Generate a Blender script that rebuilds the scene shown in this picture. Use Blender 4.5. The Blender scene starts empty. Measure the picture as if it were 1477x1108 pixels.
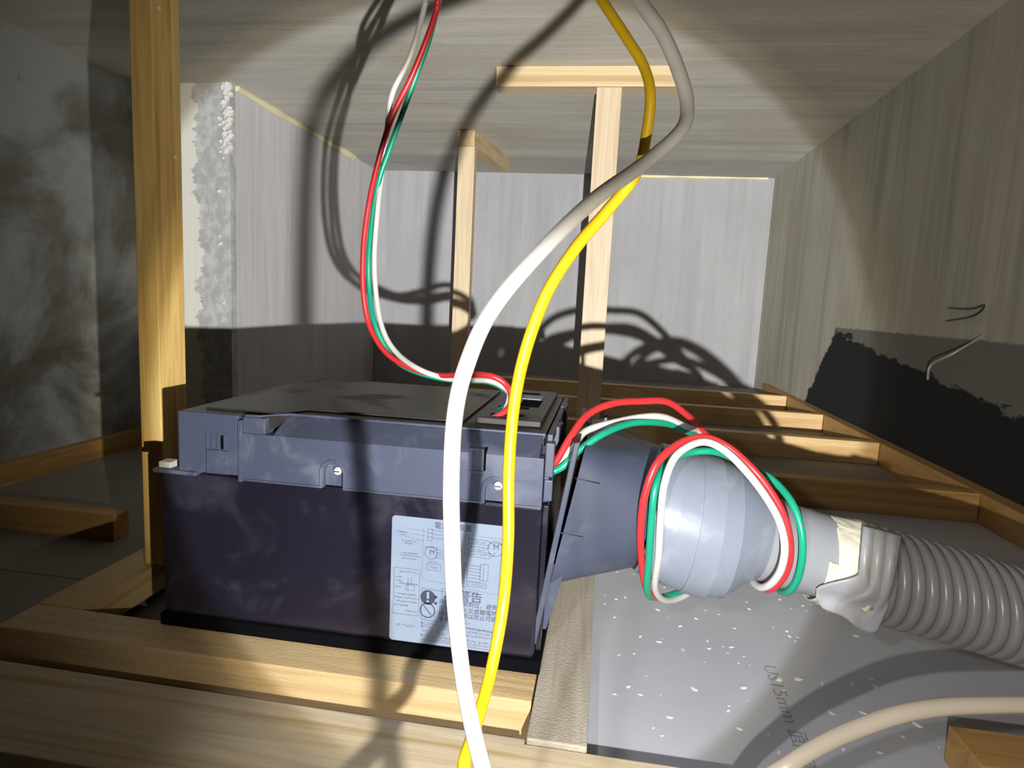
import bpy, bmesh, math, random
from mathutils import Vector, Matrix, noise
random.seed(7)
scene = bpy.context.scene
COL = scene.collection

# ------------------------------------------------------------------ camera
YAW, PITCH, ROLL, FPX, CAMZ = -.14323, -.1316, -.04986, 900.0, .345
FW = Vector((math.sin(YAW)*math.cos(PITCH), math.cos(YAW)*math.cos(PITCH), math.sin(PITCH)))
_r0 = Vector((math.cos(YAW), -math.sin(YAW), 0)); _d0 = FW.cross(_r0)
RT = _r0*math.cos(ROLL) + _d0*math.sin(ROLL)
DN = -_r0*math.sin(ROLL) + _d0*math.cos(ROLL)
CAM = Vector((0, 0, CAMZ))
cd = bpy.data.cameras.new('camera'); cam = bpy.data.objects.new('camera', cd); COL.objects.link(cam)
cd.sensor_fit = 'HORIZONTAL'; cd.sensor_width = 36; cd.lens = FPX*36/1477; cd.clip_start = .01; cd.clip_end = 50
M3 = Matrix((RT, -DN, -FW)).transposed()
cam.matrix_world = Matrix.Translation(CAM) @ M3.to_4x4()
scene.camera = cam

# ------------------------------------------------------------------ world, lights, exposure
w = bpy.data.worlds.new('world'); scene.world = w; w.use_nodes = True
w.node_tree.nodes['Background'].inputs[0].default_value = (.5, .4, .35, 1)
w.node_tree.nodes['Background'].inputs[1].default_value = .02
scene.view_settings.view_transform = 'Standard'; scene.view_settings.look = 'None'
scene.view_settings.exposure = 0.52; scene.view_settings.gamma = 1
scene.view_settings.use_curve_mapping = False
LP = Vector((.04, .04, .248))
def spot(name, azim, elev, size, blend, power, col, soft=.0025):
    ld = bpy.data.lights.new(name, 'SPOT'); ld.spot_size = math.radians(size); ld.spot_blend = blend
    ld.energy = power; ld.color = col; ld.shadow_soft_size = soft
    ld.use_nodes = True; nt = ld.node_tree; em = nt.nodes['Emission']
    fo = nt.nodes.new('ShaderNodeLightFalloff'); fo.inputs['Strength'].default_value = 1
    k = [nt.nodes.new('ShaderNodeMath') for _ in range(3)]      # falloff flattened to even out near and far brightness
    for n_, v_ in zip(k[:2], (.22, .84)): n_.operation = 'MULTIPLY'; n_.inputs[1].default_value = v_
    k[2].operation = 'ADD'
    nt.links.new(fo.outputs['Linear'], k[0].inputs[0]); nt.links.new(fo.outputs['Constant'], k[1].inputs[0])
    nt.links.new(k[0].outputs[0], k[2].inputs[0]); nt.links.new(k[1].outputs[0], k[2].inputs[1])
    nt.links.new(k[2].outputs[0], em.inputs['Strength'])
    o = bpy.data.objects.new(name, ld); COL.objects.link(o); o.location = LP
    a, e = math.radians(azim), math.radians(elev)
    d = Vector((math.sin(a)*math.cos(e), math.cos(a)*math.cos(e), math.sin(e)))
    o.rotation_euler = d.to_track_quat('-Z', 'Y').to_euler(); return o
spot('torch_beam', -10.8, -3.2, 65, .08, 26, (.84, .9, 1.0), .0035)
spot('torch_beam_rim', -10.8, -3.2, 69, .12, 9, (1.0, .87, .55))
spot('torch_spill', 14, 4, 145, .6, 11.5, (1.0, .96, .87))
pl = bpy.data.lights.new('near_fill', 'SPOT'); pl.energy = 4; pl.color = (.93, .95, 1); pl.shadow_soft_size = .008  # added weak spot by the camera, lifts the near objects
pl.spot_size = math.radians(72); pl.spot_blend = .5
po = bpy.data.objects.new('near_fill', pl); COL.objects.link(po); po.location = (-.10, -.03, .40)
po.rotation_euler = (Vector((.10, .56, -.05))-Vector(po.location)).to_track_quat('-Z', 'Y').to_euler()

# ------------------------------------------------------------------ pixel helpers (1477 x 1108)
def ray(px, py): return (RT*((px-738.5)/FPX) + DN*((py-554)/FPX) + FW)
def PY(px, py, Y): d = ray(px, py); return CAM + d*(Y/d.y)
def PZ(px, py, Z): d = ray(px, py); return CAM + d*((Z-CAMZ)/d.z)
def PX(px, py, X): d = ray(px, py); return CAM + d*(X/d.x)

# ------------------------------------------------------------------ materials
def mat(name, base, rough=.6, metal=0, spec=.5, build=None, coat=0):
    m = bpy.data.materials.new(name); m.use_nodes = True
    b = m.node_tree.nodes['Principled BSDF']
    b.inputs['Base Color'].default_value = (*base, 1); b.inputs['Roughness'].default_value = rough
    b.inputs['Metallic'].default_value = metal; b.inputs['Specular IOR Level'].default_value = spec
    if coat: b.inputs['Coat Weight'].default_value = coat; b.inputs['Coat Roughness'].default_value = .12
    if build: build(m.node_tree, b)
    return m
class N:
    """tiny node-building helper"""
    def __init__(s, nt): s.nt = nt; s.tc = nt.nodes.new('ShaderNodeTexCoord')
    def new(s, t, **k):
        n = s.nt.nodes.new(t)
        for a, v in k.items(): setattr(n, a, v)
        return n
    def link(s, a, b): s.nt.links.new(a, b)
    def mapping(s, scale, loc=(0, 0, 0)):
        n = s.new('ShaderNodeMapping'); n.inputs['Scale'].default_value = scale; n.inputs['Location'].default_value = loc
        s.link(s.tc.outputs['Object'], n.inputs['Vector']); return n.outputs[0]
    def noise(s, vec, scale=1, detail=4, rough=.55, dist=0):
        n = s.new('ShaderNodeTexNoise'); n.inputs['Scale'].default_value = scale; n.inputs['Detail'].default_value = detail
        n.inputs['Roughness'].default_value = rough; n.inputs['Distortion'].default_value = dist
        s.link(vec, n.inputs['Vector']); return n.outputs['Fac']
    def ramp(s, fac, stops, mode='LINEAR'):
        n = s.new('ShaderNodeValToRGB'); cr = n.color_ramp; cr.interpolation = mode
        while len(cr.elements) < len(stops): cr.elements.new(.5)
        for e, (p, c) in zip(cr.elements, stops): e.position = p; e.color = (*c, 1) if len(c) == 3 else c
        s.link(fac, n.inputs[0]); return n.outputs[0]
    def math(s, op, a, b=None, clamp=False):
        n = s.new('ShaderNodeMath', operation=op, use_clamp=clamp)
        for i, v in enumerate((a, b)):
            if v is None: continue
            if isinstance(v, (int, float)): n.inputs[i].default_value = v
            else: s.link(v, n.inputs[i])
        return n.outputs[0]
    def mix(s, fac, a, b, blend='MIX'):
        n = s.new('ShaderNodeMix', data_type='RGBA', blend_type=blend)
        for i, v in ((0, fac), (6, a), (7, b)):
            if isinstance(v, (int, float)): n.inputs[i].default_value = v
            elif isinstance(v, tuple): n.inputs[i].default_value = (*v, 1)
            else: s.link(v, n.inputs[i])
        return n.outputs[2]
    def bump(s, h, strength, dist, bsdf, prev=None):
        n = s.new('ShaderNodeBump'); n.inputs['Strength'].default_value = strength; n.inputs['Distance'].default_value = dist
        s.link(h, n.inputs['Height']); 
        if prev is not None: s.link(prev, n.inputs['Normal'])
        s.link(n.outputs[0], bsdf.inputs['Normal']); return n.outputs[0]
    def sep(s):
        n = s.new('ShaderNodeSeparateXYZ'); s.link(s.tc.outputs['Object'], n.inputs[0]); return n.outputs
    def step(s, v, lo, hi):
        n = s.new('ShaderNodeMapRange', interpolation_type='SMOOTHSTEP'); s.link(v, n.inputs[0])
        n.inputs[1].default_value = lo; n.inputs[2].default_value = hi; return n.outputs[0]

def wood(name, axis, light=(.62, .43, .2), dark=(.36, .19, .06), rough=.55, gloss=0., k=1.):
    sc = [34*k, 34*k, 34*k]; sc[axis] = 1.6*k
    sf = [260*k]*3; sf[axis] = 9*k
    def b(nt, bs):
        n = N(nt)
        off = (random.random()*5, random.random()*5, random.random()*5)
        g = n.noise(n.mapping(sc, off), 1, 5, .6, 1.4)
        f = n.noise(n.mapping(sf, off), 1, 3, .6)
        sk = [9]*3; sk[axis] = 3
        kn = n.noise(n.mapping(sk, off), 1, 2, .5)
        c = n.ramp(g, [(.28, dark), (.42, tuple(d*.45+l*.55 for d, l in zip(dark, light))), (.55, light), (.66, tuple(l*.82 for l in light)), (.8, tuple(min(1, l*1.12) for l in light))])
        c = n.mix(n.math('MULTIPLY', n.step(f, .5, .75), .35), c, tuple(d*1.1 for d in dark))
        c = n.mix(n.math('MULTIPLY', n.step(kn, .62, .76), .5), c, tuple(d*.8 for d in dark))
        n.link(c, bs.inputs['Base Color'])
        p = n.bump(g, .25, .0012, bs); 
        p = n.bump(f, .35, .0005, bs, p)
        if gloss:
            sp = n.noise(n.mapping((430, 430, 430)), 1, 2, .6)
            n.bump(sp, gloss, .002, bs, p)
    return mat(name, light, rough, spec=.5, build=b)

WX = wood('pine_along_x', 0); WY = wood('pine_along_y', 1); WZ = wood('pine_along_z', 2, light=(.74, .5, .17), dark=(.38, .19, .04), k=1.25)
WZP = wood('pale_pine_along_z', 2, light=(.62, .49, .33), dark=(.45, .33, .2), k=.8)
WXP = wood('pale_pine_along_x', 0, light=(.64, .5, .3), dark=(.46, .32, .15), k=.8)
WYP = wood('pale_pine_along_y', 1, light=(.5, .39, .22), dark=(.36, .25, .12), k=.8)
WXG = wood('glazed_pine_along_x', 0, light=(.64, .47, .25), dark=(.42, .26, .1), rough=.3, gloss=.25)
WYG = wood('sheen_grey_pine_along_y', 1, light=(.47, .41, .33), dark=(.33, .27, .2), rough=.26, gloss=.4)  # base greyed to carry the torch's silver sheen
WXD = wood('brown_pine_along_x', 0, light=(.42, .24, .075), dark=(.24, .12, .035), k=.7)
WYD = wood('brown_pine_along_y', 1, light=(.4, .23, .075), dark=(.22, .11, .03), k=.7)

def concrete(name, base, vert, masks=None, tint=(.9, .88, .8), streak=1.0):
    """vert: axis index along which the shutter-board streaks run"""
    base = tuple(v*.74 for v in base)
    def b(nt, bs):
        n = N(nt)
        s1 = [16, 16, 16]; s1[vert] = 1.0
        s2 = [60, 60, 60]; s2[vert] = 3
        a = n.noise(n.mapping(s1), 1, 5, .6, .4)
        c2 = n.noise(n.mapping(s2), 1, 4, .6)
        bl = n.noise(n.mapping((3.2, 3.2, 3.2)), 1, 6, .6)
        fine = n.noise(n.mapping((110, 110, 110)), 1, 3, .6)
        dk = tuple(v*(1-.28*streak) for v in base); lt = tuple(min(1, v*(1+.18*streak)) for v in base)
        c = n.ramp(a, [(.3, dk), (.5, base), (.72, lt)])
        c = n.mix(n.step(bl, .42, .72), c, tuple(v*t for v, t in zip(base, tint)))
        c = n.mix(n.math('MULTIPLY', n.step(c2, .56, .74), .3), c, tuple(v*.62 for v in base))
        if masks: c = masks(n, c, bs)
        n.link(c, bs.inputs['Base Color'])
        p = n.bump(a, .35, .006, bs); p = n.bump(c2, .3, .002, bs, p); n.bump(fine, .25, .0012, bs, p)
    return mat(name, base, .85, spec=.25, build=b)

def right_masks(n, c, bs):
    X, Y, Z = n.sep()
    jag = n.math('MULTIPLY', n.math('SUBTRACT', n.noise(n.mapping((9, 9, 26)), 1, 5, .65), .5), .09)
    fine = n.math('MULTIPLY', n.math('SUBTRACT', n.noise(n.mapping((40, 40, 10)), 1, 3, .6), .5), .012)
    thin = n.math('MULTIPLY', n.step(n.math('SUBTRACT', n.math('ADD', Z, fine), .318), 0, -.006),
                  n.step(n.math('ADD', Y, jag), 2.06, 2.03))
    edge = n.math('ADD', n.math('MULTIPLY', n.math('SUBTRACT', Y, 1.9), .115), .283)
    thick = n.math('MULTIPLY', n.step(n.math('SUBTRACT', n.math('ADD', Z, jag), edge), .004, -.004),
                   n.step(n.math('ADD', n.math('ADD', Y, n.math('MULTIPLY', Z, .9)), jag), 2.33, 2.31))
    c = n.mix(thin, c, (.13, .13, .115))  # dark grey band below a ragged level line
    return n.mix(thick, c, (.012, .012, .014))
def back_masks(n, c, bs): return c
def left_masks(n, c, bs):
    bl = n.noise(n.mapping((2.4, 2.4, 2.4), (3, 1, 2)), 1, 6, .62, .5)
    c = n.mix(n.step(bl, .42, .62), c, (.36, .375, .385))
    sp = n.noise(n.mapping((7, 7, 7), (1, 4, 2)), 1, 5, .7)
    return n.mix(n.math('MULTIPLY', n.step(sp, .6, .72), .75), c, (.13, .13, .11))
def pier_masks(n, c, bs):
    X, Y, Z = n.sep()
    jag = n.math('MULTIPLY', n.math('SUBTRACT', n.noise(n.mapping((2, 2, 13)), 1, 6, .7), .5), .16)
    pale = n.step(n.math('ADD', X, jag), -1.255, -1.262)
    rough = n.noise(n.mapping((30, 30, 20)), 1, 4, .7)
    c = n.mix(n.step(rough, .4, .65), (.3, .3, .295), (.42, .42, .415))
    return n.mix(pale, c, (.55, .53, .48))
def ceil_masks(n, c, bs):
    X, Y, Z = n.sep()
    e = n.math('MULTIPLY', n.math('SUBTRACT', n.noise(n.mapping((2, 9, 2)), 1, 4, .6), .5), .12)
    band = n.step(n.math('ADD', Y, e), 2.62, 2.72)
    return n.mix(n.math('MULTIPLY', band, .5), c, (.28, .28, .28))
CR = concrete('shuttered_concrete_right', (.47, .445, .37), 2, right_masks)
CB = concrete('shuttered_concrete_back', (.40, .395, .405), 2, None, streak=.55, tint=(.93, .93, .93))
CS = concrete('shuttered_concrete_side', (.64, .62, .63), 2, None, streak=.5, tint=(.94, .94, .94))
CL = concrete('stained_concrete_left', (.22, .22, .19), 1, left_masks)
CP = concrete('patched_concrete_pier', (.45, .45, .44), 2, pier_masks)
CC = concrete('cast_concrete_ceiling', (.68, .64, .575), 0, ceil_masks, streak=.7)

def board_b(nt, bs):
    n = N(nt); a = n.noise(n.mapping((6, 6, 6)), 1, 5, .6); f = n.noise(n.mapping((60, 60, 60)), 1, 3, .6)
    n.link(n.ramp(a, [(.3, (.40, .41, .45)), (.7, (.46, .47, .51))]), bs.inputs['Base Color']); n.bump(f, .12, .001, bs)
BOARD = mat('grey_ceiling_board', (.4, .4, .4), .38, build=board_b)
def board_shaded(nt, bs):
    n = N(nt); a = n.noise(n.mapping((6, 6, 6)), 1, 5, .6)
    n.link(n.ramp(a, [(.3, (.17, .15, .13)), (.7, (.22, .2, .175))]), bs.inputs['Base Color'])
BOARD_SHADED = mat('shaded_ceiling_board', (.2, .18, .16), .7, build=board_shaded)  # far boards: their dimness is put into the colour, which also cuts bounce

def dusty(base, dust, amt, rough=.5, sc=22, coat=0, lo=.5, hi=.75):
    def b(nt, bs):
        n = N(nt); a = n.noise(n.mapping((sc, sc, sc)), 1, 4, .6, .6)
        m = n.math('MULTIPLY', n.step(a, lo, hi), amt)
        n.link(n.mix(m, base, dust), bs.inputs['Base Color'])
        n.link(n.math('ADD', n.math('MULTIPLY', m, .4), rough), bs.inputs['Roughness'])
        f = n.noise(n.mapping((400, 400, 400)), 1, 2, .5); n.bump(f, .12, .0003, bs)
    return mat('dusty_plastic', base, rough, build=b)
COVER = dusty((.07, .08, .125), (.14, .155, .205), .8, .42); COVER.name = 'blue_grey_cover_plastic'
HOUSE = dusty((.014, .012, .022), (.05, .048, .07), .6, .22, 15); HOUSE.name = 'black_housing_metal'
TOPM = dusty((.03, .027, .024), (.07, .062, .055), .8, .38, 14); TOPM.name = 'dark_top_plate'
ADAPT = dusty((.06, .07, .11), (.125, .135, .18), .7, .45, 18); ADAPT.name = 'slate_adapter_plastic'
GASK = mat('black_foam_gasket', (.002, .002, .003), .95, spec=.1)
STEEL = mat('bright_screw_steel', (.7, .7, .74), .3, metal=.2)
FOIL = dusty((.245, .27, .335), (.33, .355, .42), .7, .36, 30); FOIL.name = 'silver_grey_tape'
NOZ = dusty((.28, .29, .31), (.33, .34, .35), .6, .35, 20); NOZ.name = 'grey_nozzle_plastic'
def hose_b(nt, bs):
    n = N(nt); a = n.noise(n.mapping((14, 14, 14)), 1, 3, .5)
    n.link(n.ramp(a, [(.3, (.18, .17, .17)), (.7, (.235, .225, .225))]), bs.inputs['Base Color'])
HOSE = mat('grey_corrugated_plastic', (.34, .33, .33), .3, build=hose_b)
def tape_b(nt, bs):
    n = N(nt); a = n.noise(n.mapping((45, 45, 45)), 1, 4, .6, 1.5)
    n.link(n.ramp(a, [(.35, (.56, .52, .4)), (.6, (.66, .63, .52))]), bs.inputs['Base Color']); n.bump(a, .7, .003, bs)
TAPE = mat('beige_masking_tape', (.62, .58, .46), .45, build=tape_b)
FLAP = mat('pale_grey_tape', (.31, .315, .335), .4, build=lambda nt, bs: (lambda n: n.bump(n.noise(n.mapping((35, 35, 35)), 1, 3, .5, 1), .4, .003, bs))(N(nt)))
def plastic(name, c, rough=.35):
    def b(nt, bs):
        n = N(nt); a = n.noise(n.mapping((50, 50, 50)), 1, 4, .6)
        n.link(n.mix(n.step(a, .6, .8), c, tuple(v*.78 for v in c)), bs.inputs['Base Color'])
    return mat(name, c, rough, build=b)
RED = plastic('red_wire_jacket', (.66, .035, .04)); GRN = plastic('green_wire_jacket', (.01, .34, .2)); WHT = plastic('white_wire_jacket', (.66, .63, .6))
YEL = plastic('yellow_cable_jacket', (.8, .5, .012)); WCB = plastic('white_cable_jacket', (.66, .62, .56)); CRM = plastic('cream_cable_jacket', (.66, .56, .44))
DARKW = mat('shadow_mark_brown', (.05, .02, .02), .5)
STICK = mat('pale_blue_sticker', (.3, .35, .44), .3, build=lambda nt, bs: (lambda n: n.link(n.ramp(n.noise(n.mapping((20, 20, 20)), 1, 2), [(.3, (.23, .285, .38)), (.7, (.27, .32, .41))]), bs.inputs['Base Color']))(N(nt)))
INK = mat('blue_black_ink', (.045, .05, .09), .5)
INKG = mat('grey_print_ink', (.16, .18, .26), .5)
PENCIL = mat('faded_print', (.25, .25, .28), .6)
SPLASH = mat('dried_plaster', (.62, .61, .6), .3)
MORTAR = mat('white_mortar', (.5, .49, .47), .8)
SEAL = mat('yellowed_joint_filler', (.58, .53, .33), .8)
GALV = mat('grey_tie_wire', (.35, .33, .3), .5, metal=.3)

# ------------------------------------------------------------------ mesh helpers
class MB:
    def __init__(s): s.bm = bmesh.new()
    def box(s, x0, x1, y0, y1, z0, z1, bev=0):
        t = bmesh.new(); bmesh.ops.create_cube(t, size=1)
        for v in t.verts: v.co = Vector(((x0+x1)/2+v.co.x*(x1-x0), (y0+y1)/2+v.co.y*(y1-y0), (z0+z1)/2+v.co.z*(z1-z0)))
        if bev: bmesh.ops.bevel(t, geom=t.edges[:], offset=bev, segments=2, affect='EDGES', profile=.6)
        s.add(t); return s
    def add(s, t):
        me = bpy.data.meshes.new('t'); t.to_mesh(me); t.free(); s.bm.from_mesh(me); bpy.data.meshes.remove(me)
    def prism(s, pts, ext, bev=0):
        """pts: list of Vector polygon; ext: Vector extrusion"""
        t = bmesh.new(); a = [t.verts.new(p) for p in pts]; b = [t.verts.new(Vector(p)+ext) for p in pts]; n = len(pts)
        t.faces.new(a); t.faces.new(b[::-1])
        for i in range(n): t.faces.new((a[i], b[i], b[(i+1) % n], a[(i+1) % n])[::-1])
        bmesh.ops.recalc_face_normals(t, faces=t.faces[:])
        if bev: bmesh.ops.bevel(t, geom=t.edges[:], offset=bev, segments=2, affect='EDGES', profile=.6)
        s.add(t); return s
    def loft(s, rings, cap=True, closed=True):
        bm = s.bm; R = [[bm.verts.new(p) for p in r] for r in rings]; n = len(R[0]); fs = []
        for a, b in zip(R, R[1:]):
            for i in range(n if closed else n-1):
                fs.append(bm.faces.new((a[i], a[(i+1) % n], b[(i+1) % n], b[i])))
        if cap and closed: fs += [bm.faces.new(R[0][::-1]), bm.faces.new(R[-1])]
        bmesh.ops.recalc_face_normals(bm, faces=fs); return s
    def tube(s, pts, rad, sides=14, cap=True):
        pts = [Vector(p) for p in pts]
        if not isinstance(rad, (list, tuple)): rad = [rad]*len(pts)
        t0 = (pts[1]-pts[0]).normalized(); u = t0.orthogonal().normalized(); rings = []
        for i, p in enumerate(pts):
            t = (pts[min(i+1, len(pts)-1)]-pts[max(i-1, 0)]).normalized()
            u = (u-t*u.dot(t)).normalized(); v = t.cross(u)
            rings.append([p+(u*math.cos(a)+v*math.sin(a))*rad[i] for a in [2*math.pi*k/sides for k in range(sides)]])
        return s.loft(rings, cap)
    def obj(s, name, m, parent=None, smooth=False, origin=None, angle=.6):
        me = bpy.data.meshes.new(name)
        if origin is not None: bmesh.ops.translate(s.bm, verts=s.bm.verts[:], vec=-Vector(origin))
        s.bm.to_mesh(me); s.bm.free(); me.materials.append(m)
        if smooth:
            for p in me.polygons: p.use_smooth = True
            try: me.set_sharp_from_angle(angle=angle)
            except Exception: pass
        o = bpy.data.objects.new(name, me); COL.objects.link(o)
        if origin is not None: o.location = origin
        if parent is not None:
            o.parent = parent
            if origin is not None: o.location = Vector(origin)-world_loc(parent)
            else: o.location = -world_loc(parent)
        return o
def world_loc(o):
    l = Vector(o.location)
    while o.parent: o = o.parent; l += Vector(o.location)
    return l
def tag(o, label, cat, group=None):
    o['label'] = label; o['category'] = cat
    if group: o['group'] = group
    return o
def empty(name, loc, label, cat, group=None):
    o = bpy.data.objects.new(name, None); COL.objects.link(o); o.location = loc; o.empty_display_size = .02
    return tag(o, label, cat, group)
def struct(o): o['kind'] = 'structure'; return o
def spline(pts, n=10):
    """Catmull-Rom through points given as tuples of any length"""
    P = [tuple(p) for p in pts]; P = [tuple(2*a-b for a, b in zip(P[0], P[1]))]+P+[tuple(2*a-b for a, b in zip(P[-1], P[-2]))]
    out = []
    for i in range(1, len(P)-2):
        for k in range(n):
            t = k/n; out.append(tuple(.5*((2*b)+(-a+c)*t+(2*a-5*b+4*c-d)*t*t+(-a+3*b-3*c+d)*t**3) for a, b, c, d in zip(P[i-1], P[i], P[i+1], P[i+2])))
    out.append(P[-2]); return out
def cable(name, pts, m, parent=None, n=12, sides=14, pre=(), post=()):
    """pts: (px, py, depth, radius)"""
    q = [*pre]+[(*PY(x, y, Y), r) for x, y, Y, r in pts]+[*post]; q = spline(q, n)
    o = MB().tube([p[:3] for p in q], [p[3] for p in q], sides).obj(name, m, parent, smooth=True, angle=1.2,
                  origin=None if parent else Vector(q[-1][:3])); return o

# ------------------------------------------------------------------ setting
ZC, XR, XL, XS, YP, YB, YF = .945, .70, -1.458, -1.15, 1.83, 3.01, -.9
ZL = -.165      # the left bay's boards hang lower than the rest
XSTEP = -.525
T = .06
def wallmesh(name, m, *b):
    return struct(MB().box(*b).obj(name, m))
wallmesh('ceiling', CC, XL-T, XR+T, YF-T, YB+T, ZC, ZC+T)
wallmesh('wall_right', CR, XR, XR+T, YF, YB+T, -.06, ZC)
wallmesh('wall_back', CB, XS, XR, YB, YB+T, ZL-.06, ZC)
wallmesh('wall_left_rear', CS, XS-.3, XS, YP+.0005, YB+T, ZL-.06, ZC)
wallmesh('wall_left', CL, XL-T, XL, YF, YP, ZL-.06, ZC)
wallmesh('wall_front', concrete('dark_concrete_front', (.16, .15, .14), 2), XL-T, XR+T, YF-T, YF, ZL-.06, ZC)
wallmesh('wall_left_pier', CP, XL-T, XS, YP-.03, YP, ZL-.06, ZC)
# joints between slab and walls
def seam(name, a, b, r, m, jit=.3):
    pts = [Vector(a).lerp(Vector(b), i/40) for i in range(41)]
    rr = [r*(1+jit*noise.noise(p*9)) for p in pts]
    return struct(MB().tube(pts, rr, 6).obj(name, m))
seam('trim_1', (XS+.002, YP, ZC-.002), (XS+.002, YB-.3, ZC-.002), .012, SEAL, .9)
seam('trim_2', (-.1, YB-.002, ZC-.002), (XR-.03, YB-.002, ZC-.002), .008, SEAL, .9)
# rough mortar squeezed out along the pier's corner
pier = bpy.data.objects['wall_left_pier']
mb = MB()
for i in range(70):
    z = ZC-.002-random.random()**1.4*.2; t = bmesh.new(); bmesh.ops.create_icosphere(t, subdivisions=1, radius=.006+random.random()*.007)
    for v in t.verts: v.co *= 1+.4*noise.noise(v.co*200+Vector((i, 0, 0)))
    bmesh.ops.translate(t, verts=t.verts[:], vec=(XS-.004+random.uniform(-.016, .006), YP-.032+random.uniform(0, .006), z)); mb.add(t)
for i in range(14):
    z = ZC-.1-i*.045*random.random(); t = bmesh.new(); bmesh.ops.create_icosphere(t, subdivisions=1, radius=.005+random.random()*.004)
    bmesh.ops.translate(t, verts=t.verts[:], vec=(XS-.03+random.uniform(-.008, .008), YP-.031, z)); mb.add(t)
o = mb.obj('mortar_crumbs', MORTAR, pier); o['kind'] = 'stuff'

# floor: a thin base with ceiling boards laid over it
fl = struct(MB().box(XSTEP, XR+T, YF, YB, -.03, -.0125).box(XL, XSTEP, YF, YB, ZL-.03, ZL-.0125).obj('floor', BOARD_SHADED))
def board(x0, x1, y0, y1, z, m=BOARD): return MB().box(x0, x1, y0, y1, z-.012, z, .0012).obj('ceiling_board', m, fl)
g = .0012
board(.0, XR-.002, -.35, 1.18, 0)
board(.0, XR-.002, 1.18+g, 1.62, 0, BOARD_SHADED)
board(.0, XR-.002, 1.62+g, YB-.002, 0, BOARD_SHADED)
board(XSTEP, -g, .80, 1.62, 0, BOARD_SHADED); board(XSTEP, -g, 1.62+g, YB-.002, 0, BOARD_SHADED)
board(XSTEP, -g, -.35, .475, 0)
board(XL+.002, XSTEP-.013, -.35, .9, ZL, BOARD_SHADED); board(XL+.002, XSTEP-.013, .9+g, YP-.035, ZL, BOARD_SHADED)
board(XS+.002, XSTEP-.013, YP-.033, YB-.002, ZL, BOARD_SHADED)
MB().box(XSTEP-.011, XSTEP-.0005, YF, YB-.002, ZL, .0).obj('fascia_board', BOARD_SHADED, fl)

# splashes of plaster and print on the near board
brd = [c for c in fl.children][0]
mb = MB()
for i in range(130):
    x = random.uniform(.02, .3); y = random.choice((random.gauss(.72, .09), random.uniform(.48, .9)))
    if y < .46 or y > .95: continue
    r = random.uniform(.0006, .002)*(1.6 if random.random() < .15 else 1)
    t = bmesh.new(); bmesh.ops.create_icosphere(t, subdivisions=1, radius=r)
    for v in t.verts: v.co = Vector((v.co.x*random.uniform(1.5, 2.4), v.co.y, v.co.z*.5))
    bmesh.ops.rotate(t, verts=t.verts[:], matrix=Matrix.Rotation(random.random()*3, 3, 'Z')); bmesh.ops.translate(t, verts=t.verts[:], vec=(x, y, .0003)); mb.add(t)
o = mb.obj('plaster_splashes', SPLASH, fl, smooth=True); o['kind'] = 'stuff'

def text_mesh(body, size, mtx):
    cu = bpy.data.curves.new('t', 'FONT'); cu.body = body; cu.size = size; cu.align_x = 'LEFT'; cu.resolution_u = 2
    ob = bpy.data.objects.new('t', cu); COL.objects.link(ob)
    dg = bpy.context.evaluated_depsgraph_get(); me = bpy.data.meshes.new_from_object(ob.evaluated_get(dg))
    bpy.data.objects.remove(ob); me.transform(mtx); bm = bmesh.new(); bm.from_mesh(me); bpy.data.meshes.remove(me); return bm
a = PZ(1100, 958, .0004); b = PZ(1152, 1092, .0004); d = (b-a); ang = math.atan2(d.y, d.x)
mb = MB(); mb.add(text_mesh('US15mm 面材', d.length/5.4, Matrix.Translation(a) @ Matrix.Rotation(ang, 4, 'Z') @ Matrix.Scale(.72, 4, (0, 1, 0)))); mb.obj('printed_text', PENCIL, fl)

# ------------------------------------------------------------------ timber
def batten(x0, x1, y0, y1, z0, z1, m, label, name='wooden_batten', bev=.0012, group=None):
    o = MB().box(x0, x1, y0, y1, z0, z1, bev).obj(name, m, origin=((x0+x1)/2, (y0+y1)/2, z0)); return tag(o, label, 'batten', group)
WXA = wood('pale_streaked_pine_along_x', 0, light=(.6, .49, .33), dark=(.4, .28, .13), k=1.3)
o = MB().prism([Vector(p) for p in ((-1.2, .328, 0), (.52, .328, 0), (.52, .4105, 0), (-.0372, .4105, 0), (-.0372, .4155, 0), (-1.2, .4155, 0))], Vector((0, 0, .030)), .0012).obj('wooden_batten', WXA, origin=(-.34, .39, 0))
tag(o, 'wide flat pine batten running along the bottom edge, nearest the camera', 'batten')
batten(XSTEP+.001, -.0375, .4545, .497, 0, .033, WXG, 'pine batten directly below the front of the black ventilation unit')
batten(-.036, .0075, .4125, 1.12, 0, .033, WYG, 'grey-sheened pine batten running into depth between the unit and the grey board')
batten(XSTEP, -.4785, .498, 1.12, 0, .033, WY, 'pine batten on the left side of the ventilation unit, mostly hidden')
# left bay
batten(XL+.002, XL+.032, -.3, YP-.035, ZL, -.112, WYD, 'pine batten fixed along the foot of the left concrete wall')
batten(XL+.034, -.93, 1.055, 1.095, ZL, -.112, WXD, 'pine batten with a cut end lying across the left bay')
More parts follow.
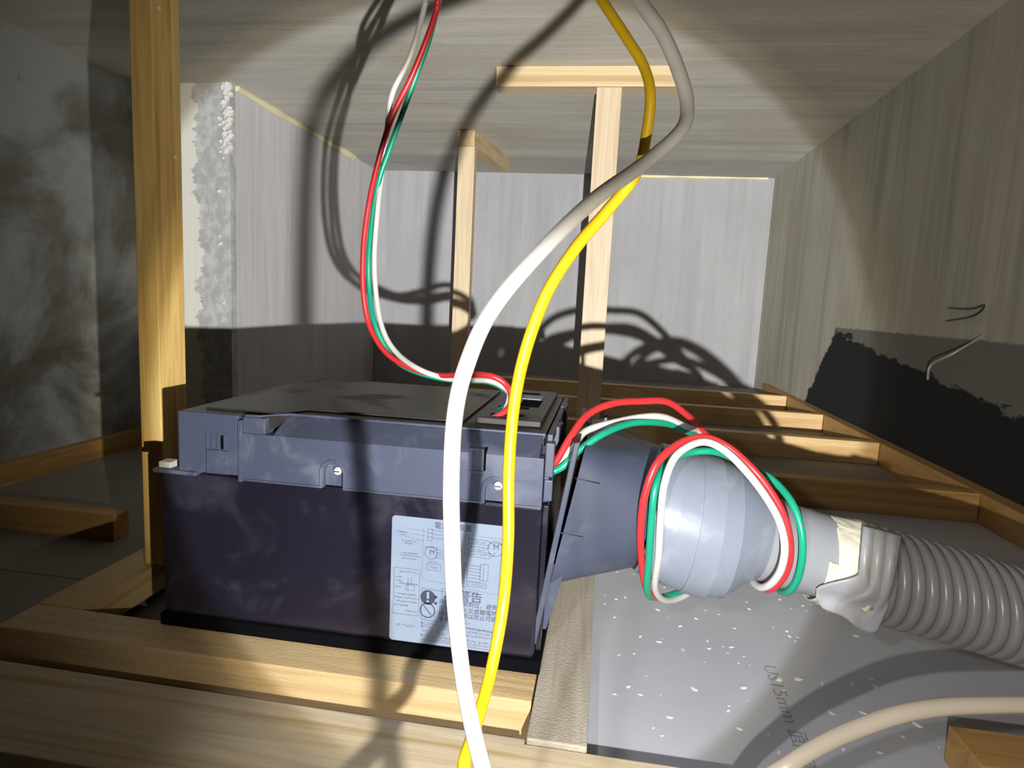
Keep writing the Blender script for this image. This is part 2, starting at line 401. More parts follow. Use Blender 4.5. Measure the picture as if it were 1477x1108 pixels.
# right and rear bays
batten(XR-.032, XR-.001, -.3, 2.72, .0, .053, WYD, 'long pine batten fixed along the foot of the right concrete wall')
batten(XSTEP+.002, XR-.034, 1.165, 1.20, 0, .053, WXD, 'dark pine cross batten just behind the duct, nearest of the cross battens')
batten(XSTEP+.002, XR-.034, 1.575, 1.61, 0, .053, WX, 'pine cross batten lit at its right end, second behind the duct')
batten(XSTEP+.002, XR-.034, 1.97, 2.005, 0, .053, WX, 'pine cross batten striped by wire shadows, third behind the duct')
batten(XSTEP+.002, XR-.034, 2.36, 2.395, 0, .053, WX, 'rearmost pine cross batten, near the back concrete wall')
p = PZ(1368, 1046, .03)
batten(p.x, p.x+.2, p.y-.045, p.y, 0, .03, WXD, 'short offcut of pine at the bottom right corner, under the cream cable')

# timber hangers
t = empty('timber_post', (-.479, .62, .033), 'near pine post at left, tall, in front of the pier, beside the unit', 'post')
MB().box(-.4915, -.467, .60, .642, .0335, ZC-.001, .0012).obj('post', WZ, t)
for i, z in enumerate((.62, .48)):
    MB().tube([(-.4665, .61+.02*i, z), (-.4655, .61+.02*i, z)], .0022, 10).obj('nail_head', STEEL, t)
t = empty('timber_hanger', (-.029, 1.72, 0), 'T-shaped pine hanger with a wide crossbar, right of centre', 'post')
MB().box(-.323, .146, 1.675, 1.735, ZC-.050, ZC-.0005, .0015).obj('crossbar', WXP, t)
MB().box(-.0625, .001, 1.679, 1.72, .0005, ZC-.0505, .0015).obj('post', WZP, t)
t = empty('timber_hanger', (-.535, 2.31, 0), 'thin pine hanger with its crossbar receding into depth, left of centre', 'post')
mb = MB(); mb.prism([Vector((-.573, 2.28, ZC-.0005)), Vector((-.508, 2.28, ZC-.0005)), Vector((-.508, 2.28, ZC-.055)), Vector((-.573, 2.28, ZC-.055))], Vector((.06, .42, 0)), .0015); mb.obj('crossbar', WYP, t)
MB().box(-.567, -.506, 2.283, 2.325, .0005, ZC-.0555, .0015).obj('post', WZP, t)

# ------------------------------------------------------------------ ventilation unit
F = .488; ZT = .237
fan = empty('ventilation_unit', (-.21, .6, .033), 'black and slate-blue bathroom ventilation heater unit with wiring sticker', 'ventilation unit')
V = Vector
house = MB().box(-.3845, -.041, F+.004, .742, .046, .1795, .003).obj('housing', HOUSE, fan)
MB().box(-.3865, -.035, F+.001, .745, .034, .0455, .001).obj('gasket', GASK, fan)
MB().box(-.3868, -.345, F-.004, .745, .1798, .1835, .0012).obj('flange_lip', COVER, fan)
# left corner block of the cover
cb = MB().box(-.361, -.3045, F-.004, .735, .1838, ZT, .0015).obj('cover_block', COVER, fan)
MB().box(-.333, -.3125, F-.0062, F-.0042, .1845, .2055, .0006).obj('latch_plate', COVER, cb)
mb = MB()
for x in (-.3335, -.3285, -.3235, -.317): mb.box(x, x+.0012, F-.0056, F-.004, .206, .219, .0002)
mb.obj('moulded_rib', COVER, cb)
MB().box(-.3195, -.318, F-.0055, F-.0042, .2065, .2185).obj('latch_slot', GASK, cb)
# long front panel: polygon outline with two screw notches, extruded
def arch(xc, zb, r, h, n=8):
    pts = [V((xc-r, 0, zb))]
    for k in range(n+1): a = math.pi-math.pi*k/n; pts.append(V((xc+r*math.cos(a), 0, zb+h-r+r*math.sin(a))))
    pts.append(V((xc+r, 0, zb))); return pts
zb = .1805; zt = .222
out = [V((-.303, 0, zb))]+arch(-.2185, zb, .0085, .022)+arch(-.0795, zb, .0085, .02)+[V((-.041, 0, zb)), V((-.041, 0, zt)), V((-.303, 0, zt))]
out = [V((p.x, F-.004, p.z)) for p in out]
fp = MB().prism(out, V((0, .006, 0)), .0007).obj('cover_front', COVER, fan)
MB().box(-.3025, -.0415, F+.0025, F+.012, .1815, zt).obj('cover_recess', COVER, fan)
MB().box(-.3035, -.2995, F-.0065, F-.0035, .1795, .2335, .0008).obj('rib', COVER, fp)
mb = MB()   # raised lips round notches and along the bottom edge
def lip(pts, r): mb.tube([V((p.x, F-.0045, p.z)) for p in pts], r, 8)
lip(arch(-.2185, zb, .0105, .0245, 12), .0011); lip(arch(-.0795, zb, .0105, .0225, 12), .0011)
lip([V((-.299, 0, zb+.0008)), V((-.229, 0, zb+.0008))], .0011); lip([V((-.208, 0, zb+.0008)), V((-.09, 0, zb+.0008))], .0011); lip([V((-.069, 0, zb+.0008)), V((-.0415, 0, zb+.0008))], .0011)
mb.obj('edge_lip', COVER, fp, smooth=True)
for xc in (-.2155, -.0775):
    s = MB(); z = .1955
    s.tube([(xc, F+.0025, z), (xc, F-.0015, z), (xc, F-.0032, z)], [.0036, .0036, .0022], 16).obj('screw', STEEL, fan, smooth=True)
    MB().box(xc-.0024, xc+.0024, F-.0036, F-.0031, z-.0004, z+.0004).obj('screw_slot', GASK, fan)
# sloping shoulder between front panel and top, ending in a ramp at the left
mb = MB(); Y2 = F+.022
mb.loft([[V((-.303, F-.004, zt)), V((-.303, Y2, zt)), V((-.303, Y2, zt+.0005))],
         [V((-.2835, F-.004, zt)), V((-.2835, Y2, zt)), V((-.2835, Y2, zt+.0005))],
         [V((-.272, F-.004, zt)), V((-.272, Y2, zt)), V((-.272, Y2-.002, ZT-.002))],
         [V((-.045, F-.004, zt)), V((-.045, Y2, zt)), V((-.045, Y2-.002, ZT-.002))]])
mb.obj('shoulder', COVER, fan)
MB().tube([(-.299, F-.001, ZT-.0005), (-.286, F+.001, ZT-.0005), (-.27, Y2-.002, ZT-.0006), (-.043, Y2-.002, ZT-.0006)], .0013, 8).obj('shoulder_rim', COVER, fan, smooth=True)
MB().box(-.3, -.28, F-.0035, Y2+.01, zt, ZT-.001, .0008).obj('shoulder_end', COVER, fan)
MB().box(-.1015, -.0895, F-.006, F+.006, zt-.0145, zt+.004, .0008).obj('clip', COVER, fan)
MB().box(-.0895, -.0878, F-.005, F+.004, zt-.014, zt+.004).obj('clip_shadow_gap', GASK, fan)
MB().box(-.1015, -.0895, F-.0068, F-.0045, zt-.018, zt-.0145, .0004).obj('clip_foot', COVER, fan)
# top plate, lid and terminal cover
MB().prism([V((-.3045, F+.0, .226)), V((-.3045, .735, .226)), V((-.043, .735, .226)), V((-.043, F+.024, .226)), V((-.268, F+.024, .226)), V((-.282, F+.0, .226))], V((0, 0, .0105)), .0008).obj('top_plate', TOPM, fan)
MB().prism([V((-.345, F+.012, ZT)), V((-.345, .728, ZT)), V((-.118, .728, ZT)), V((-.118, F+.040, ZT)), V((-.262, F+.040, ZT)), V((-.278, F+.012, ZT))], V((0, 0, .0018)), .0006).obj('lid', TOPM, fan)
tc = MB().box(-.108, -.050, F+.045, .725, ZT-.0005, ZT+.005, .0012).obj('terminal_cover', TOPM, fan)
for y in (F+.062, F+.105, F+.205): MB().box(-.098, -.068, y, y+.009, ZT+.0048, ZT+.0054, .0002).obj('slot', GASK, tc)
MB().box(-.08, -.06, F+.12, F+.16, ZT+.0048, ZT+.0054).obj('slot', GASK, tc)
MB().box(-.083, -.062, F+.165, F+.188, ZT+.005, ZT+.0062, .0004).obj('pale_tab', STICK, tc)['label'] = 'pale tab on the terminal cover'
mb = MB()
for i in range(9): mb.box(-.104+i*.0058, -.1015+i*.0058, .727, .734, ZT-.0003, ZT+.004, .0004)
mb.obj('vent_teeth', TOPM, fan)['kind'] = 'stuff'
# right-hand side: rails, clips
MB().box(-.0408, -.037, F+.004, .73, .184, .2215, .0008).obj('side_rail', COVER, fan)
for (y0, y1, z0, z1) in ((F, F+.012, .206, .234), (F+.002, F+.013, .1855, .203), (F+.05, F+.075, .2, .238), (F+.15, F+.18, .2, .24)):
    MB().box(-.0405, -.0335, y0, y1, z0, z1, .001).obj('side_clip', COVER, fan)
MB().box(-.0405, -.036, F+.01, .735, ZT-.006, ZT+.002, .0008).obj('side_rim', COVER, fan)
MB().box(-.0408, -.0365, F+.012, F+.02, .05, .178, .0006).box(-.0408, -.037, F+.03, F+.034, .05, .178, .0006).obj('side_flange', HOUSE, fan)
for (x, z) in ((-.3835, .187),): MB().box(x, x+.012, F+.0, F+.012, .1835, .189, .001).obj('corner_tab', STEEL, fan)

# wiring sticker on the housing
SY = F+.0035
c = [PY(567, 744, SY), PY(732, 759, SY), PY(560, 930, SY), PY(718, 963, SY)]
x0 = (c[0].x+c[2].x)/2; x1 = -.0705; z1 = (c[0].z+c[1].z)/2; z0 = (c[2].z+c[3].z)/2
z0 = max(z0, .0475)
SW, SH = x1-x0, z1-z0
pts = []
for (cx_, cz_, a0) in ((x0+.003, z1-.003, 90), (x0+.003, z0+.003, 180), (x1-.003, z0+.003, 270), (x1-.003, z1-.003, 0)):
    for k in range(5): a = math.radians(a0+90*k/4); pts.append(V((cx_+.003*math.cos(a), SY, cz_+.003*math.sin(a))))
st = MB().prism(pts, V((0, .0006, 0))).obj('wiring_sticker', STICK, fan)
st.data.transform(Matrix.Translation((0, 0, 0)))
INKY = SY-.00025
def U(u, v): return V((x0+u*SW, INKY, z1-v*SH))
def line(mb, u0, v0, u1, v1, wdt=.00035):
    a, b = U(u0, v0), U(u1, v1); d = (b-a).normalized(); nn = V((-d.z, 0, d.x))*wdt
    vs = [mb.bm.verts.new(p) for p in (a-nn, b-nn, b+nn, a+nn)]; mb.bm.faces.new(vs)
def rect(mb, u0, v0, u1, v1, w_=.0003):
    for q in ((u0, v0, u1, v0), (u1, v0, u1, v1), (u1, v1, u0, v1), (u0, v1, u0, v0)): line(mb, *q, w_)
def dash(mb, u0, v0, u1, v1, n, w_=.0003):
    for i in range(n):
        a = i/n; b = (i+.6)/n; line(mb, u0+(u1-u0)*a, v0+(v1-v0)*a, u0+(u1-u0)*b, v0+(v1-v0)*b, w_)
def circ(mb, u, v, r, w_=.0004, n=24, fill=False):
    cc = U(u, v); ring = lambda q: [mb.bm.verts.new(cc+V((math.cos(2*math.pi*k/n), 0, math.sin(2*math.pi*k/n)))*q) for k in range(n)]
    if fill: mb.bm.faces.new(ring(r)); return
    A, B = ring(r-w_), ring(r+w_)
    for k in range(n): mb.bm.faces.new((A[k], A[(k+1) % n], B[(k+1) % n], B[k]))
TM = Matrix.Rotation(math.radians(90), 4, 'X')
def txt(mb, s, u, v, size): mb.add(text_mesh(s, size, Matrix.Translation(U(u, v)) @ TM))
def micro(mb, u0, u1, v, hgt):
    """rows of print too small to read: short strokes"""
    u = u0
    while u < u1:
        wd = hgt*SH/SW*.75
        for _ in range(3):
            if random.random() < .75: vv = v+random.random()*hgt; line(mb, u, vv, u+wd, vv, .00016)
        if random.random() < .8: uu = u+random.random()*wd; line(mb, uu, v, uu, v+hgt, .00016)
        u += wd*1.35
g1 = MB()
dash(g1, .13, .09, .31, .10, 8); dash(g1, .08, .125, .31, .135, 8); dash(g1, .12, .155, .3, .175, 7); dash(g1, .5, .09, .98, .1, 22); dash(g1, .98, .1, .965, .55, 26)
dash(g1, .285, .085, .285, .48, 24); dash(g1, .285, .48, .97, .54, 26)
rect(g1, .325, .08, .365, .17); line(g1, .325, .11, .365, .11); line(g1, .325, .14, .365, .14)
for v in (.085, .115, .145): line(g1, .365, v, .49, v+.005)
circ(g1, .36, .265, .0055)
for v in (.235, .255, .275, .295): line(g1, .4, v, .5, v+.005)
rect(g1, .66, .1, .69, .27); 
for v in (.13, .17, .21, .24): line(g1, .66, v, .69, v)
line(g1, .69, .12, .86, .125); line(g1, .86, .125, .91, .155); line(g1, .69, .155, .88, .16); line(g1, .69, .215, .89, .22); line(g1, .69, .255, .87, .262); line(g1, .87, .262, .93, .21); circ(g1, .925, .18, .0065)
rect(g1, .66, .31, .685, .5)
for i in range(6): line(g1, .685, .325+i*.025, .81, .33+i*.025)
rect(g1, .8, .31, .87, .44); line(g1, .83, .31, .83, .44); rect(g1, .7, .46, .86, .495)
rect(g1, .325, .35, .45, .4); rect(g1, .03, .41, .265, .78); line(g1, .08, .53, .25, .53, .0005); rect(g1, .14, .54, .22, .58); line(g1, .16, .48, .16, .58); line(g1, .19, .48, .19, .53)
line(g1, .29, .55, .5, .56); line(g1, .29, .55, .29, .8); line(g1, .29, .8, .97, .84); line(g1, .29, .965, .97, .985)
rect(g1, .47, .535, .74, .625)
g1.obj('sticker_diagram', INKG, st)
g2 = MB()
for (u0, u1, v, h) in ((.06, .14, .115, .012), (.06, .14, .14, .012), (.09, .24, .185, .012), (.12, .2, .205, .01), (.09, .24, .28, .012), (.08, .26, .3, .012), (.1, .22, .325, .01), (.3, .43, .215, .014), (.34, .42, .33, .012), (.35, .43, .37, .014),
        (.73, .83, .135, .012), (.70, .87, .175, .012), (.73, .84, .195, .014), (.7, .87, .23, .012), (.9, .97, .13, .014), (.73, .84, .47, .014),
        (.08, .24, .43, .014), (.04, .11, .475, .012), (.04, .11, .505, .012), (.04, .11, .555, .012), (.04, .24, .61, .012), (.04, .26, .64, .012), (.05, .24, .67, .012), (.04, .16, .70, .012), (.14, .25, .745, .012), (.06, .23, .86, .02),
        (.31, .95, .825, .018), (.31, .95, .852, .018), (.31, .97, .88, .018), (.33, .5, .902, .016), (.31, .95, .925, .018), (.33, .95, .95, .016)): micro(g2, u0, u1, v, h)
g2.obj('sticker_small_print', INKG, st)
g3 = MB(); INKY = SY-.0003
circ(g3, .345, .62, .0066, fill=True); circ(g3, .345, .725, .0064, .0005); line(g3, .31, .69, .38, .76, .0004)
for v in (.61, .66): 
    line(g3, .405, v, .43, v, .0013)
for v in (.825, .852, .925): line(g3, .292, v+.005, .303, v+.005, .0009)
txt(g3, '電氣配線圖', .38, .065, .0065); txt(g3, '△ 警告', .48, .61, .0105)
txt(g3, 'M', .345, .275, .006); txt(g3, 'M', .905, .185, .0065)

for row, v in (('請確實安裝到位，避免', .655), ('否則導致火災或觸電時', .705), ('請停止使用以防止可能', .75), ('會導致起火，', .795)): txt(g3, row, .445, v, .0051)
g3.obj('sticker_lettering', INK, st)['kind'] = 'stuff'
INKY = SY-.0005; g4 = MB(); line(g4, .345, .575, .345, .63, .0011); circ(g4, .345, .65, .0011, fill=True); g4.obj('exclamation_mark', STICK, st)

# ------------------------------------------------------------------ duct adapter
AY = .575
ad = empty('duct_adapter', (.03, AY, .11), 'slate plastic duct adapter with silver-taped cone, right of the unit', 'duct adapter')
def circ_ring(top, bot, Y, n=40, flat=0):
    """circle whose silhouette top and bottom fall on two pixels"""
    a, b = PY(*top, Y), PY(*bot, Y); cc = (a+b)/2; r = (a-b).length/2; up = (a-b).normalized(); dp = V((0, 1, 0))
    return [cc+up*r*math.cos(2*math.pi*k/n)+dp*r*math.sin(2*math.pi*k/n) for k in range(n)], cc, r, up
def sect(top, bot, yn, yf, n=40, rnd=.25):
    a, b = PY(*top, AY), PY(*bot, AY); cc = (a+b)/2; h = (a-b).length/2; up = (a-b).normalized(); out = []
    yc, yh = (yn+yf)/2, (yf-yn)/2
    for k in range(n):
        t_ = 2*math.pi*k/n; cs, sn = math.cos(t_), math.sin(t_); e = 2/9
        out.append(V((cc.x, yc, cc.z))+up*h*math.copysign(abs(cs)**e, cs)+V((0, 1, 0))*yh*math.copysign(abs(sn)**e, sn))
    return out
r0 = sect((848, 622), (800, 806), .503, .665)
r1 = sect((872, 628), (826, 808), .505, .66)
rc, _, _, _ = circ_ring((953, 645), (908, 811), AY)
def blend(a, b, t_): return [p.lerp(q, t_) for p, q in zip(a, b)]
MB().loft([r0, blend(r0, rc, .3), blend(r0, rc, .6), blend(r0, rc, .85), rc]).obj('transition', ADAPT, ad, smooth=True, angle=.9)
# flange: tilted rectangular plate
a, b = PY(842, 612, AY), PY(786, 868, AY); dx = V((-.005, 0, -.0012))
MB().prism([V((a.x, .497, a.z)), V((a.x, .675, a.z)), V((b.x, .675, b.z)), V((b.x, .497, b.z))], dx, .001).obj('flange', ADAPT, ad)
a2 = PY(790, 812, .51); b2 = PY(783, 905, .51)
MB().prism([V((a2.x, .507, a2.z)), V((a2.x+.016, .507, a2.z)), V((b2.x+.003, .507, b2.z)), V((b2.x, .507, b2.z))], V((0, .004, 0)), .0006).obj('flange_tail', ADAPT, ad)
for xx, yy in ((846, 0), (868, 0)):
    q = PY(xx, 628, .62); MB().prism([q, q+V((.006, 0, 0)), q+V((.004, 0, .022)), q+V((.001, 0, .02))], V((0, .006, 0)), .0008).obj('prong', ADAPT, ad)
for (p1, p2) in (((830, 690), (866, 699)), ((806, 768), (842, 776))):
    q1, q2 = PY(*p1, .5025), PY(*p2, .502); MB().tube([q1, q2], .0004, 6).obj('mould_line', ADAPT, ad)
# taped cone: faceted bands
secs = [((957, 643), (911, 812)), ((985, 650), (939, 829)), ((1012, 657), (972, 842)), ((1041, 665), (1003, 851)), ((1066, 676), (1030, 852)), ((1092, 697), (1056, 838)), ((1112, 714), (1078, 830))]
rings = [circ_ring(*s_, AY, 44)[0] for s_ in secs]
off = [0, .0012, -.0002, .0012, .0, .0008, 0]
for i in range(len(secs)-1):
    ra, rb = rings[i], rings[i+1]
    def grow(r, q):
        cc = sum(r, V((0, 0, 0)))/len(r); return [cc+(p-cc)*(1+q/ (p-cc).length) for p in r]
    k_ = .0012 if i % 2 == 0 else 0
    n_ = (sum(rb, V())/44-sum(ra, V())/44)*.06
    wob = lambda r, s: [p+(n_*s*(1+1.2*noise.noise(p*30+V((i, 0, 0))))) for p in r]
    MB().loft([grow(ra, k_), wob(grow(rb, k_), 1)]).obj('tape_band', FOIL, ad, smooth=True, angle=.5)
nz = [circ_ring(*s_, AY, 44)[0] for s_ in (((1108, 714), (1074, 829)), ((1128, 722), (1096, 836)), ((1150, 731), (1120, 843)), ((1153, 732), (1123, 845)), ((1166, 735), (1137, 849)), ((1172, 737), (1143, 849)), ((1205, 747), (1178, 858)), ((1238, 758), (1212, 868)))]
MB().loft(nz).obj('nozzle', NOZ, ad, smooth=True, angle=.5)

# ------------------------------------------------------------------ corrugated hose
ho = empty('flexible_duct', (.33, AY, .0), 'grey corrugated plastic hose leaving the frame at right', 'hose')
ax = [((1222, 752), (1199, 878)), ((1250, 756), (1227, 886)), ((1302, 770), (1279, 901)), ((1354, 785), (1333, 916)), ((1408, 800), (1389, 932)), ((1465, 817), (1447, 950)), ((1530, 836), (1514, 970)), ((1620, 862), (1606, 1000)), ((1720, 885), (1712, 1025))]
cs = []
for tp, bt in ax:
    _, cc, r, up = circ_ring(tp, bt, AY, 4); cs.append((*cc, r, *up))
sp = spline(cs, 60)
# arc length resample
L = [0]
for a_, b_ in zip(sp, sp[1:]): L.append(L[-1]+(V(b_[:3])-V(a_[:3])).length)
def at(s):
    i = 0
    lo, hi = 0, len(L)-1
    while hi-lo > 1:
        m_ = (lo+hi)//2
        if L[m_] <= s: lo = m_
        else: hi = m_
    t_ = (s-L[lo])/max(1e-9, L[hi]-L[lo]); return [p+(q-p)*t_ for p, q in zip(sp[lo], sp[hi])]
rings = []; pitch = .0112; K = 10; s = 0; i = 0
prof = [0, .25, .75, 1, 1, .98, .93, .72, .25, 0]   # rib profile along one pitch
fr = [0, .06, .12, .25, .45, .62, .74, .84, .9, .96]
while s+pitch < L[-1]:
    for q, f_ in zip(prof, fr):
        v = at(s+f_*pitch); cc = V(v[:3]); up = V(v[4:7]).normalized(); r = v[3]-.0058*(1-q)
        rings.append([cc+up*r*math.cos(2*math.pi*k/44)+V((0, 1, 0))*r*math.sin(2*math.pi*k/44) for k in range(44)])
    s += pitch
MB().loft(rings).obj('corrugated_hose', HOSE, ho, smooth=True, angle=1.0)
# beige tape wound over the joint, and the loose grey flap under it
def wrap(ptsTop, ptsBot, a0, a1, grow, m, name, n=40, rr=None, crk=.0):
    rs = []
    for tp, bt in zip(ptsTop, ptsBot):
        _, cc, r, up = circ_ring(tp, bt, AY, 4); r += grow; row = []
        for k in range(n+1):
            a_ = math.radians(a0+(a1-a0)*k/n); p_ = cc+up*r*math.cos(a_)-V((0, 1, 0))*r*math.sin(a_)
            w_ = crk*noise.noise(p_*55); row.append(p_+(p_-cc).normalized()*w_)
        rs.append(row)
    o_ = MB().loft(rs, closed=False).obj(name, m, ho, smooth=True, angle=1.5)
    so = o_.modifiers.new('thick', 'SOLIDIFY'); so.thickness = .0008; so.offset = 0; return o_
def lerp2(a_, b_, n): return [(a_[0]+(b_[0]-a_[0])*i/n, a_[1]+(b_[1]-a_[1])*i/n) for i in range(n+1)]
wrap(lerp2((1197, 747), (1248, 755), 12), lerp2((1172, 862), (1222, 884), 12), -30, 330, .0008, TAPE, 'tape_wrap', 72, crk=.0016)
wrap(lerp2((1184, 742), (1200, 748), 4), lerp2((1159, 858), (1175, 863), 4), 75, 190, .0008, TAPE, 'tape_end', 30, crk=.0008)
# flap: sheet clinging to the front of the first ribs then hanging free
rows = []
NU, NV = 30, 28
def sm(a, b, x): x = min(1, max(0, (x-a)/(b-a))); return x*x*(3-2*x)
for i in range(NU+1):
    u = i/NU; row = []
    for j in range(NV+1):
        v = j/NV
        xl = 1245-10*v-58*sm(.68, .9, v); xr = 1300-12*v-16*v*v
        x = xl+(xr-xl)*u
        yt = 757+(x-1245)*.25 if v < .5 else 757+(1245+55*u-1245)*.25
        yb_ = 872+42*sm(-.1, .95, u)-(14*sm(.9, 1, u))-12*(1-sm(0, .1, u))+2*math.sin(u*11)
        y = yt+(yb_-yt)*v
        cpy = 820+(x-1245)*.27; r = .0475
        hgt = (y-cpy)*AY/FPX*1.02
        dep = AY-math.sqrt(max(0, (r+.002)**2-hgt*hgt)) if abs(hgt) < r else AY
        if hgt > 0: dep = min(dep, AY-.034)
        rib = .0032*abs(math.sin((u*3.0+.02)*math.pi))*(1-.7*sm(.7, .95, v))
        p_ = PY(x, y, dep-.0025-rib); p_ += V((0, -1, 0))*(.003*noise.noise(V((u*4, v*4, 3)))*sm(.3, .8, v))
        row.append(p_)
    rows.append(row)
fo = MB().loft(rows, closed=False).obj('loose_tape_flap', FLAP, ho, smooth=True, angle=1.5); fo['label'] = 'pale grey loose tape flap'
so = fo.modifiers.new('thick', 'SOLIDIFY'); so.thickness = .0008; so.offset = 0

# ------------------------------------------------------------------ cables
white = [(770, -260, .42, .0036), (822, -150, .39, .0036), (878, -65, .355, .0036), (925, 5, .335, .0036), (955, 48, .33, .0035), (978, 100, .33, .0035), (991, 150, .33, .0035), (982, 188, .325, .0034), (930, 235, .315, .0034), (855, 290, .285, .0034), (775, 368, .255, .0032), (708, 450, .235, .0031), (672, 530, .222, .0031), (656, 600, .215, .003), (651, 690, .21, .003), (652, 780, .205, .003), (656, 870, .2, .0029), (668, 980, .195, .0028), (684, 1060, .185, .0028), (702, 1130, .175, .0028), (720, 1200, .165, .0028)]
tag(cable('white_cable', white, WCB, pre=[(-.08, .46, .943, .0036), (-.07, .45, .80, .0036)], post=[(.01, .1, .1, .0028), (.06, .02, .012, .0028), (.12, -.12, .004, .0028)]), 'thick white sheathed cable swooping down the centre, in front of the yellow cable', 'cable')
yel = [(752, -260, .42, .0026), (790, -150, .39, .0026), (832, -60, .355, .0026), (868, 0, .335, .0026), (902, 52, .33, .0026), (928, 95, .33, .0026), (938, 135, .33, .0027), (933, 190, .335, .0028), (918, 250, .34, .003), (875, 305, .34, .0032), (830, 358, .335, .0033), (788, 425, .33, .0033), (757, 510, .325, .0033), (741, 590, .32, .0032), (734, 680, .315, .0032), (733, 780, .31, .0032), (726, 870, .305, .0032), (710, 960, .29, .0031), (690, 1035, .27, .0030), (672, 1090, .25, .003), (650, 1160, .23, .003)]
tag(cable('yellow_cable', yel, YEL, pre=[(-.11, .46, .943, .0026), (-.085, .45, .80, .0026)], post=[(-.07, .13, .12, .003), (-.03, .03, .012, .003), (.05, -.12, .004, .003)]), 'yellow sheathed cable hanging down the centre behind the white one', 'cable')
cream = [(1080, 1150, .36, .0048), (1140, 1102, .37, .005), (1190, 1072, .38, .0052), (1240, 1050, .39, .0054), (1300, 1030, .4, .0054), (1360, 1020, .41, .0054), (1430, 1017, .42, .0053), (1500, 1017, .43, .0052), (1580, 1022, .44, .0052)]
tag(cable('cream_cable', cream, CRM, pre=[(.02, .12, .006, .0048), (.035, .21, .012, .0048), (.055, .29, .035, .0048)], post=[(.5, .44, .03, .0052), (.62, .38, .006, .0052)]), 'cream cable arching across the bottom right corner', 'cable')
# bundle hanging from the slab to the unit
hr = [(645, -60, 0.6072, 0.0028), (628, 20, 0.6072, 0.0028), (596, 105, 0.6164, 0.0028), (565, 170, 0.6256, 0.0028), (545, 235, 0.6348, 0.0028), (531, 300, 0.6348, 0.0028), (524, 360, 0.6348, 0.0028), (524, 420, 0.6348, 0.0028), (533, 470, 0.6348, 0.0028), (556, 508, 0.6256, 0.0028), (590, 530, 0.6164, 0.0028), (630, 541, 0.6105, 0.0028), (665, 541, 0.5917, 0.0028), (700, 541, 0.5635, 0.0028), (724, 550, 0.5614, 0.0028), (737, 568, 0.565, 0.0028), (733, 590, 0.555, 0.0028), (705, 606, 0.545, 0.0028), (690, 613, 0.54, 0.0028)]
hg = [(650, -60, 0.6164, 0.0028), (632, 5, 0.6164, 0.0028), (618, 60, 0.621, 0.0028), (600, 110, 0.6256, 0.0028), (580, 165, 0.6348, 0.0028), (562, 215, 0.644, 0.0028), (547, 260, 0.6486, 0.0028), (538, 310, 0.6486, 0.0028), (532, 370, 0.644, 0.0028), (533, 420, 0.644, 0.0028), (540, 465, 0.6348, 0.0028), (560, 507, 0.6348, 0.0028), (585, 530, 0.6256, 0.0028), (630, 545, 0.6236, 0.0028), (670, 549, 0.6175, 0.0028), (705, 551, 0.5924, 0.0028), (728, 562, 0.59, 0.0028), (738, 578, 0.575, 0.0028), (722, 592, 0.565, 0.0028), (695, 610, 0.55, 0.0028)]
hw = [(625, -60, 0.6164, 0.0028), (612, 10, 0.621, 0.0028), (592, 80, 0.6256, 0.0028), (566, 135, 0.6348, 0.0028), (558, 190, 0.644, 0.0028), (551, 250, 0.6532, 0.0028), (545, 300, 0.644, 0.0028), (540, 370, 0.6394, 0.0028), (543, 430, 0.6348, 0.0028), (553, 478, 0.6256, 0.0028), (573, 510, 0.6164, 0.0028), (605, 533, 0.6026, 0.0028), (640, 545, 0.6093, 0.0028), (670, 548, 0.601, 0.0028), (705, 549, 0.5789, 0.0028), (726, 558, 0.58, 0.0028), (735, 572, 0.57, 0.0028), (725, 596, 0.555, 0.0028), (700, 609, 0.54, 0.0028)]
gp = 'three thin wires hanging down to the unit'
tag(cable('red_wire', hr, RED, pre=[(-0.115, .66, .943, .0028)]), 'thin red wire hanging from the slab to the unit top', 'wire', gp)
tag(cable('green_wire', hg, GRN, pre=[(-0.105, .66, .943, .0028)]), 'thin green wire hanging from the slab to the unit top', 'wire', gp)
tag(cable('white_wire', hw, WHT, pre=[(-0.125, .66, .943, .0028)]), 'thin white wire hanging from the slab to the unit top', 'wire', gp)
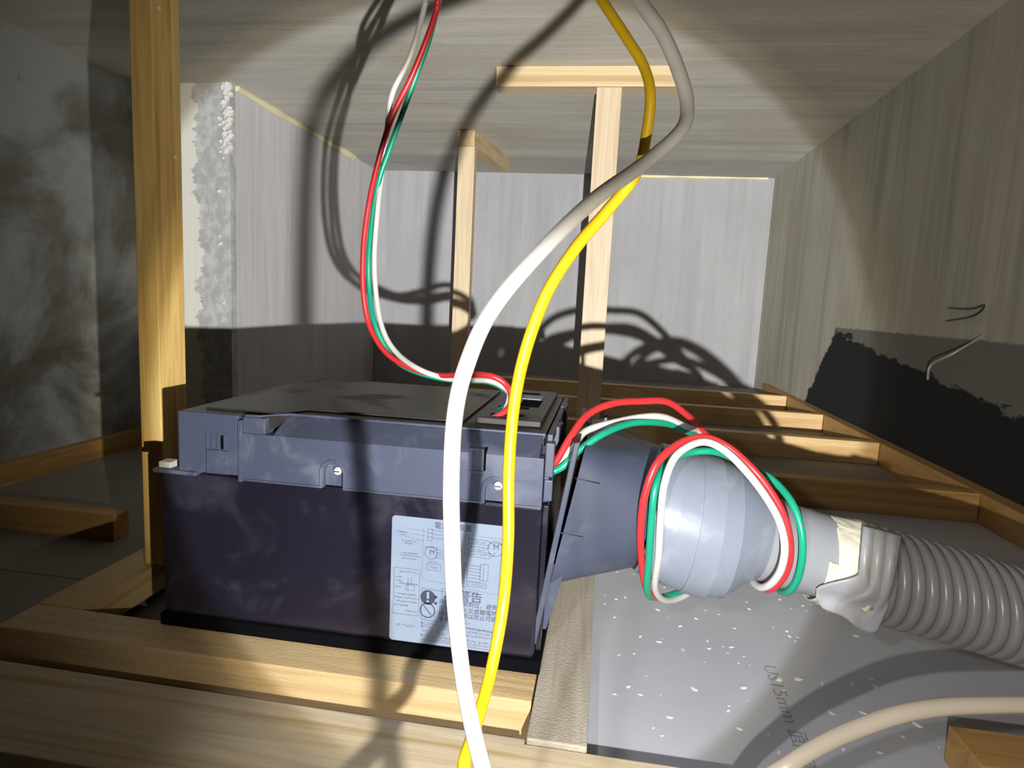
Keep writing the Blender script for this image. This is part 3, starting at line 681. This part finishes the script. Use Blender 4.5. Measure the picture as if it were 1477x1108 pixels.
# coiled wires from the unit's right side round the taped cone
r_ = .0031
cr = [(760, 684, .515), (778, 681, .505), (800, 668, .51), (822, 632, .52), (848, 598, .535), (885, 582, .55), (925, 579, .565), (962, 580, .58), (990, 598, .6), (1010, 618, .625), (1035, 648, .65), (1050, 700, .66), (1040, 780, .655), (1000, 840, .63), (955, 862, .59), (934, 852, .55), (926, 815, .525), (924, 765, .508), (930, 715, .502), (948, 668, .505), (980, 640, .52), (1015, 631, .53), (1050, 645, .53), (1085, 676, .52), (1112, 710, .515), (1132, 748, .512), (1140, 790, .512), (1134, 825, .52), (1115, 848, .535), (1098, 846, .56), (1085, 820, .61)]
cw = [(760, 678, .52), (778, 676, .51), (800, 668, .515), (825, 645, .525), (845, 622, .54), (880, 611, .55), (925, 602, .56), (958, 602, .575), (990, 616, .6), (1010, 624, .63), (1045, 660, .655), (1055, 720, .665), (1040, 800, .66), (1000, 850, .63), (965, 866, .59), (945, 850, .55), (950, 800, .515), (953, 745, .506), (958, 700, .503), (972, 662, .507), (995, 643, .518), (1020, 638, .525), (1048, 652, .522), (1078, 682, .515), (1104, 716, .51), (1124, 752, .508), (1132, 790, .508), (1125, 825, .515), (1106, 846, .53), (1088, 842, .555), (1070, 810, .61)]
cg = [(765, 684, .525), (790, 682, .515), (812, 673, .517), (835, 650, .522), (870, 626, .53), (905, 612, .545), (935, 609, .56), (965, 612, .58), (990, 622, .605), (1010, 632, .63), (1040, 650, .66), (1060, 720, .67), (1040, 810, .655), (990, 850, .62), (945, 862, .575), (933, 850, .54), (936, 805, .518), (940, 745, .508), (946, 700, .51), (962, 668, .53), (990, 654, .545), (1025, 651, .55), (1055, 660, .56), (1085, 676, .565), (1115, 693, .555), (1142, 725, .535), (1156, 765, .525), (1157, 805, .525), (1149, 838, .535), (1136, 854, .55), (1122, 848, .575), (1110, 815, .615)]
gp = 'three thin wires coiled round the taped cone'
tag(cable('red_wire', [(*p, r_) for p in cr], RED), 'thin red wire looping over the adapter and around the taped cone', 'wire', gp)
tag(cable('white_wire', [(*p, r_) for p in cw], WHT), 'thin white wire looping over the adapter and around the taped cone', 'wire', gp)
tag(cable('green_wire', [(*p, r_) for p in cg], GRN), 'thin green wire looping over the adapter and around the taped cone', 'wire', gp)

# tie wire sticking out of the right wall
q = [PX(1420, 483, XR-.002), PX(1375, 510, XR-.05), PX(1343, 527, XR-.07), PX(1338, 548, XR-.075)]
o = MB().tube([V(p) for p in spline([tuple(v) for v in q], 8)], .0022, 8).obj('tie_wire_and_shadow', GALV, smooth=True, origin=q[0]); tag(o, 'short bent grey tie wire sticking out of the right concrete wall', 'wire')
q = [PX(1368, 444, XR-.001), PX(1400, 446, XR-.012), PX(1420, 441, XR-.014), PX(1404, 456, XR-.01), PX(1364, 463, XR-.001)]
o = MB().tube([V(p) for p in spline([tuple(v) for v in q], 6)], .0016, 8).obj('tie_wire_and_shadow', DARKW, smooth=True, origin=q[0]); tag(o, 'thin brown hooked shadow mark modelled on the right wall above the black coating', 'wire')  # thin tube modelled where a hooked shadow lies on the wall
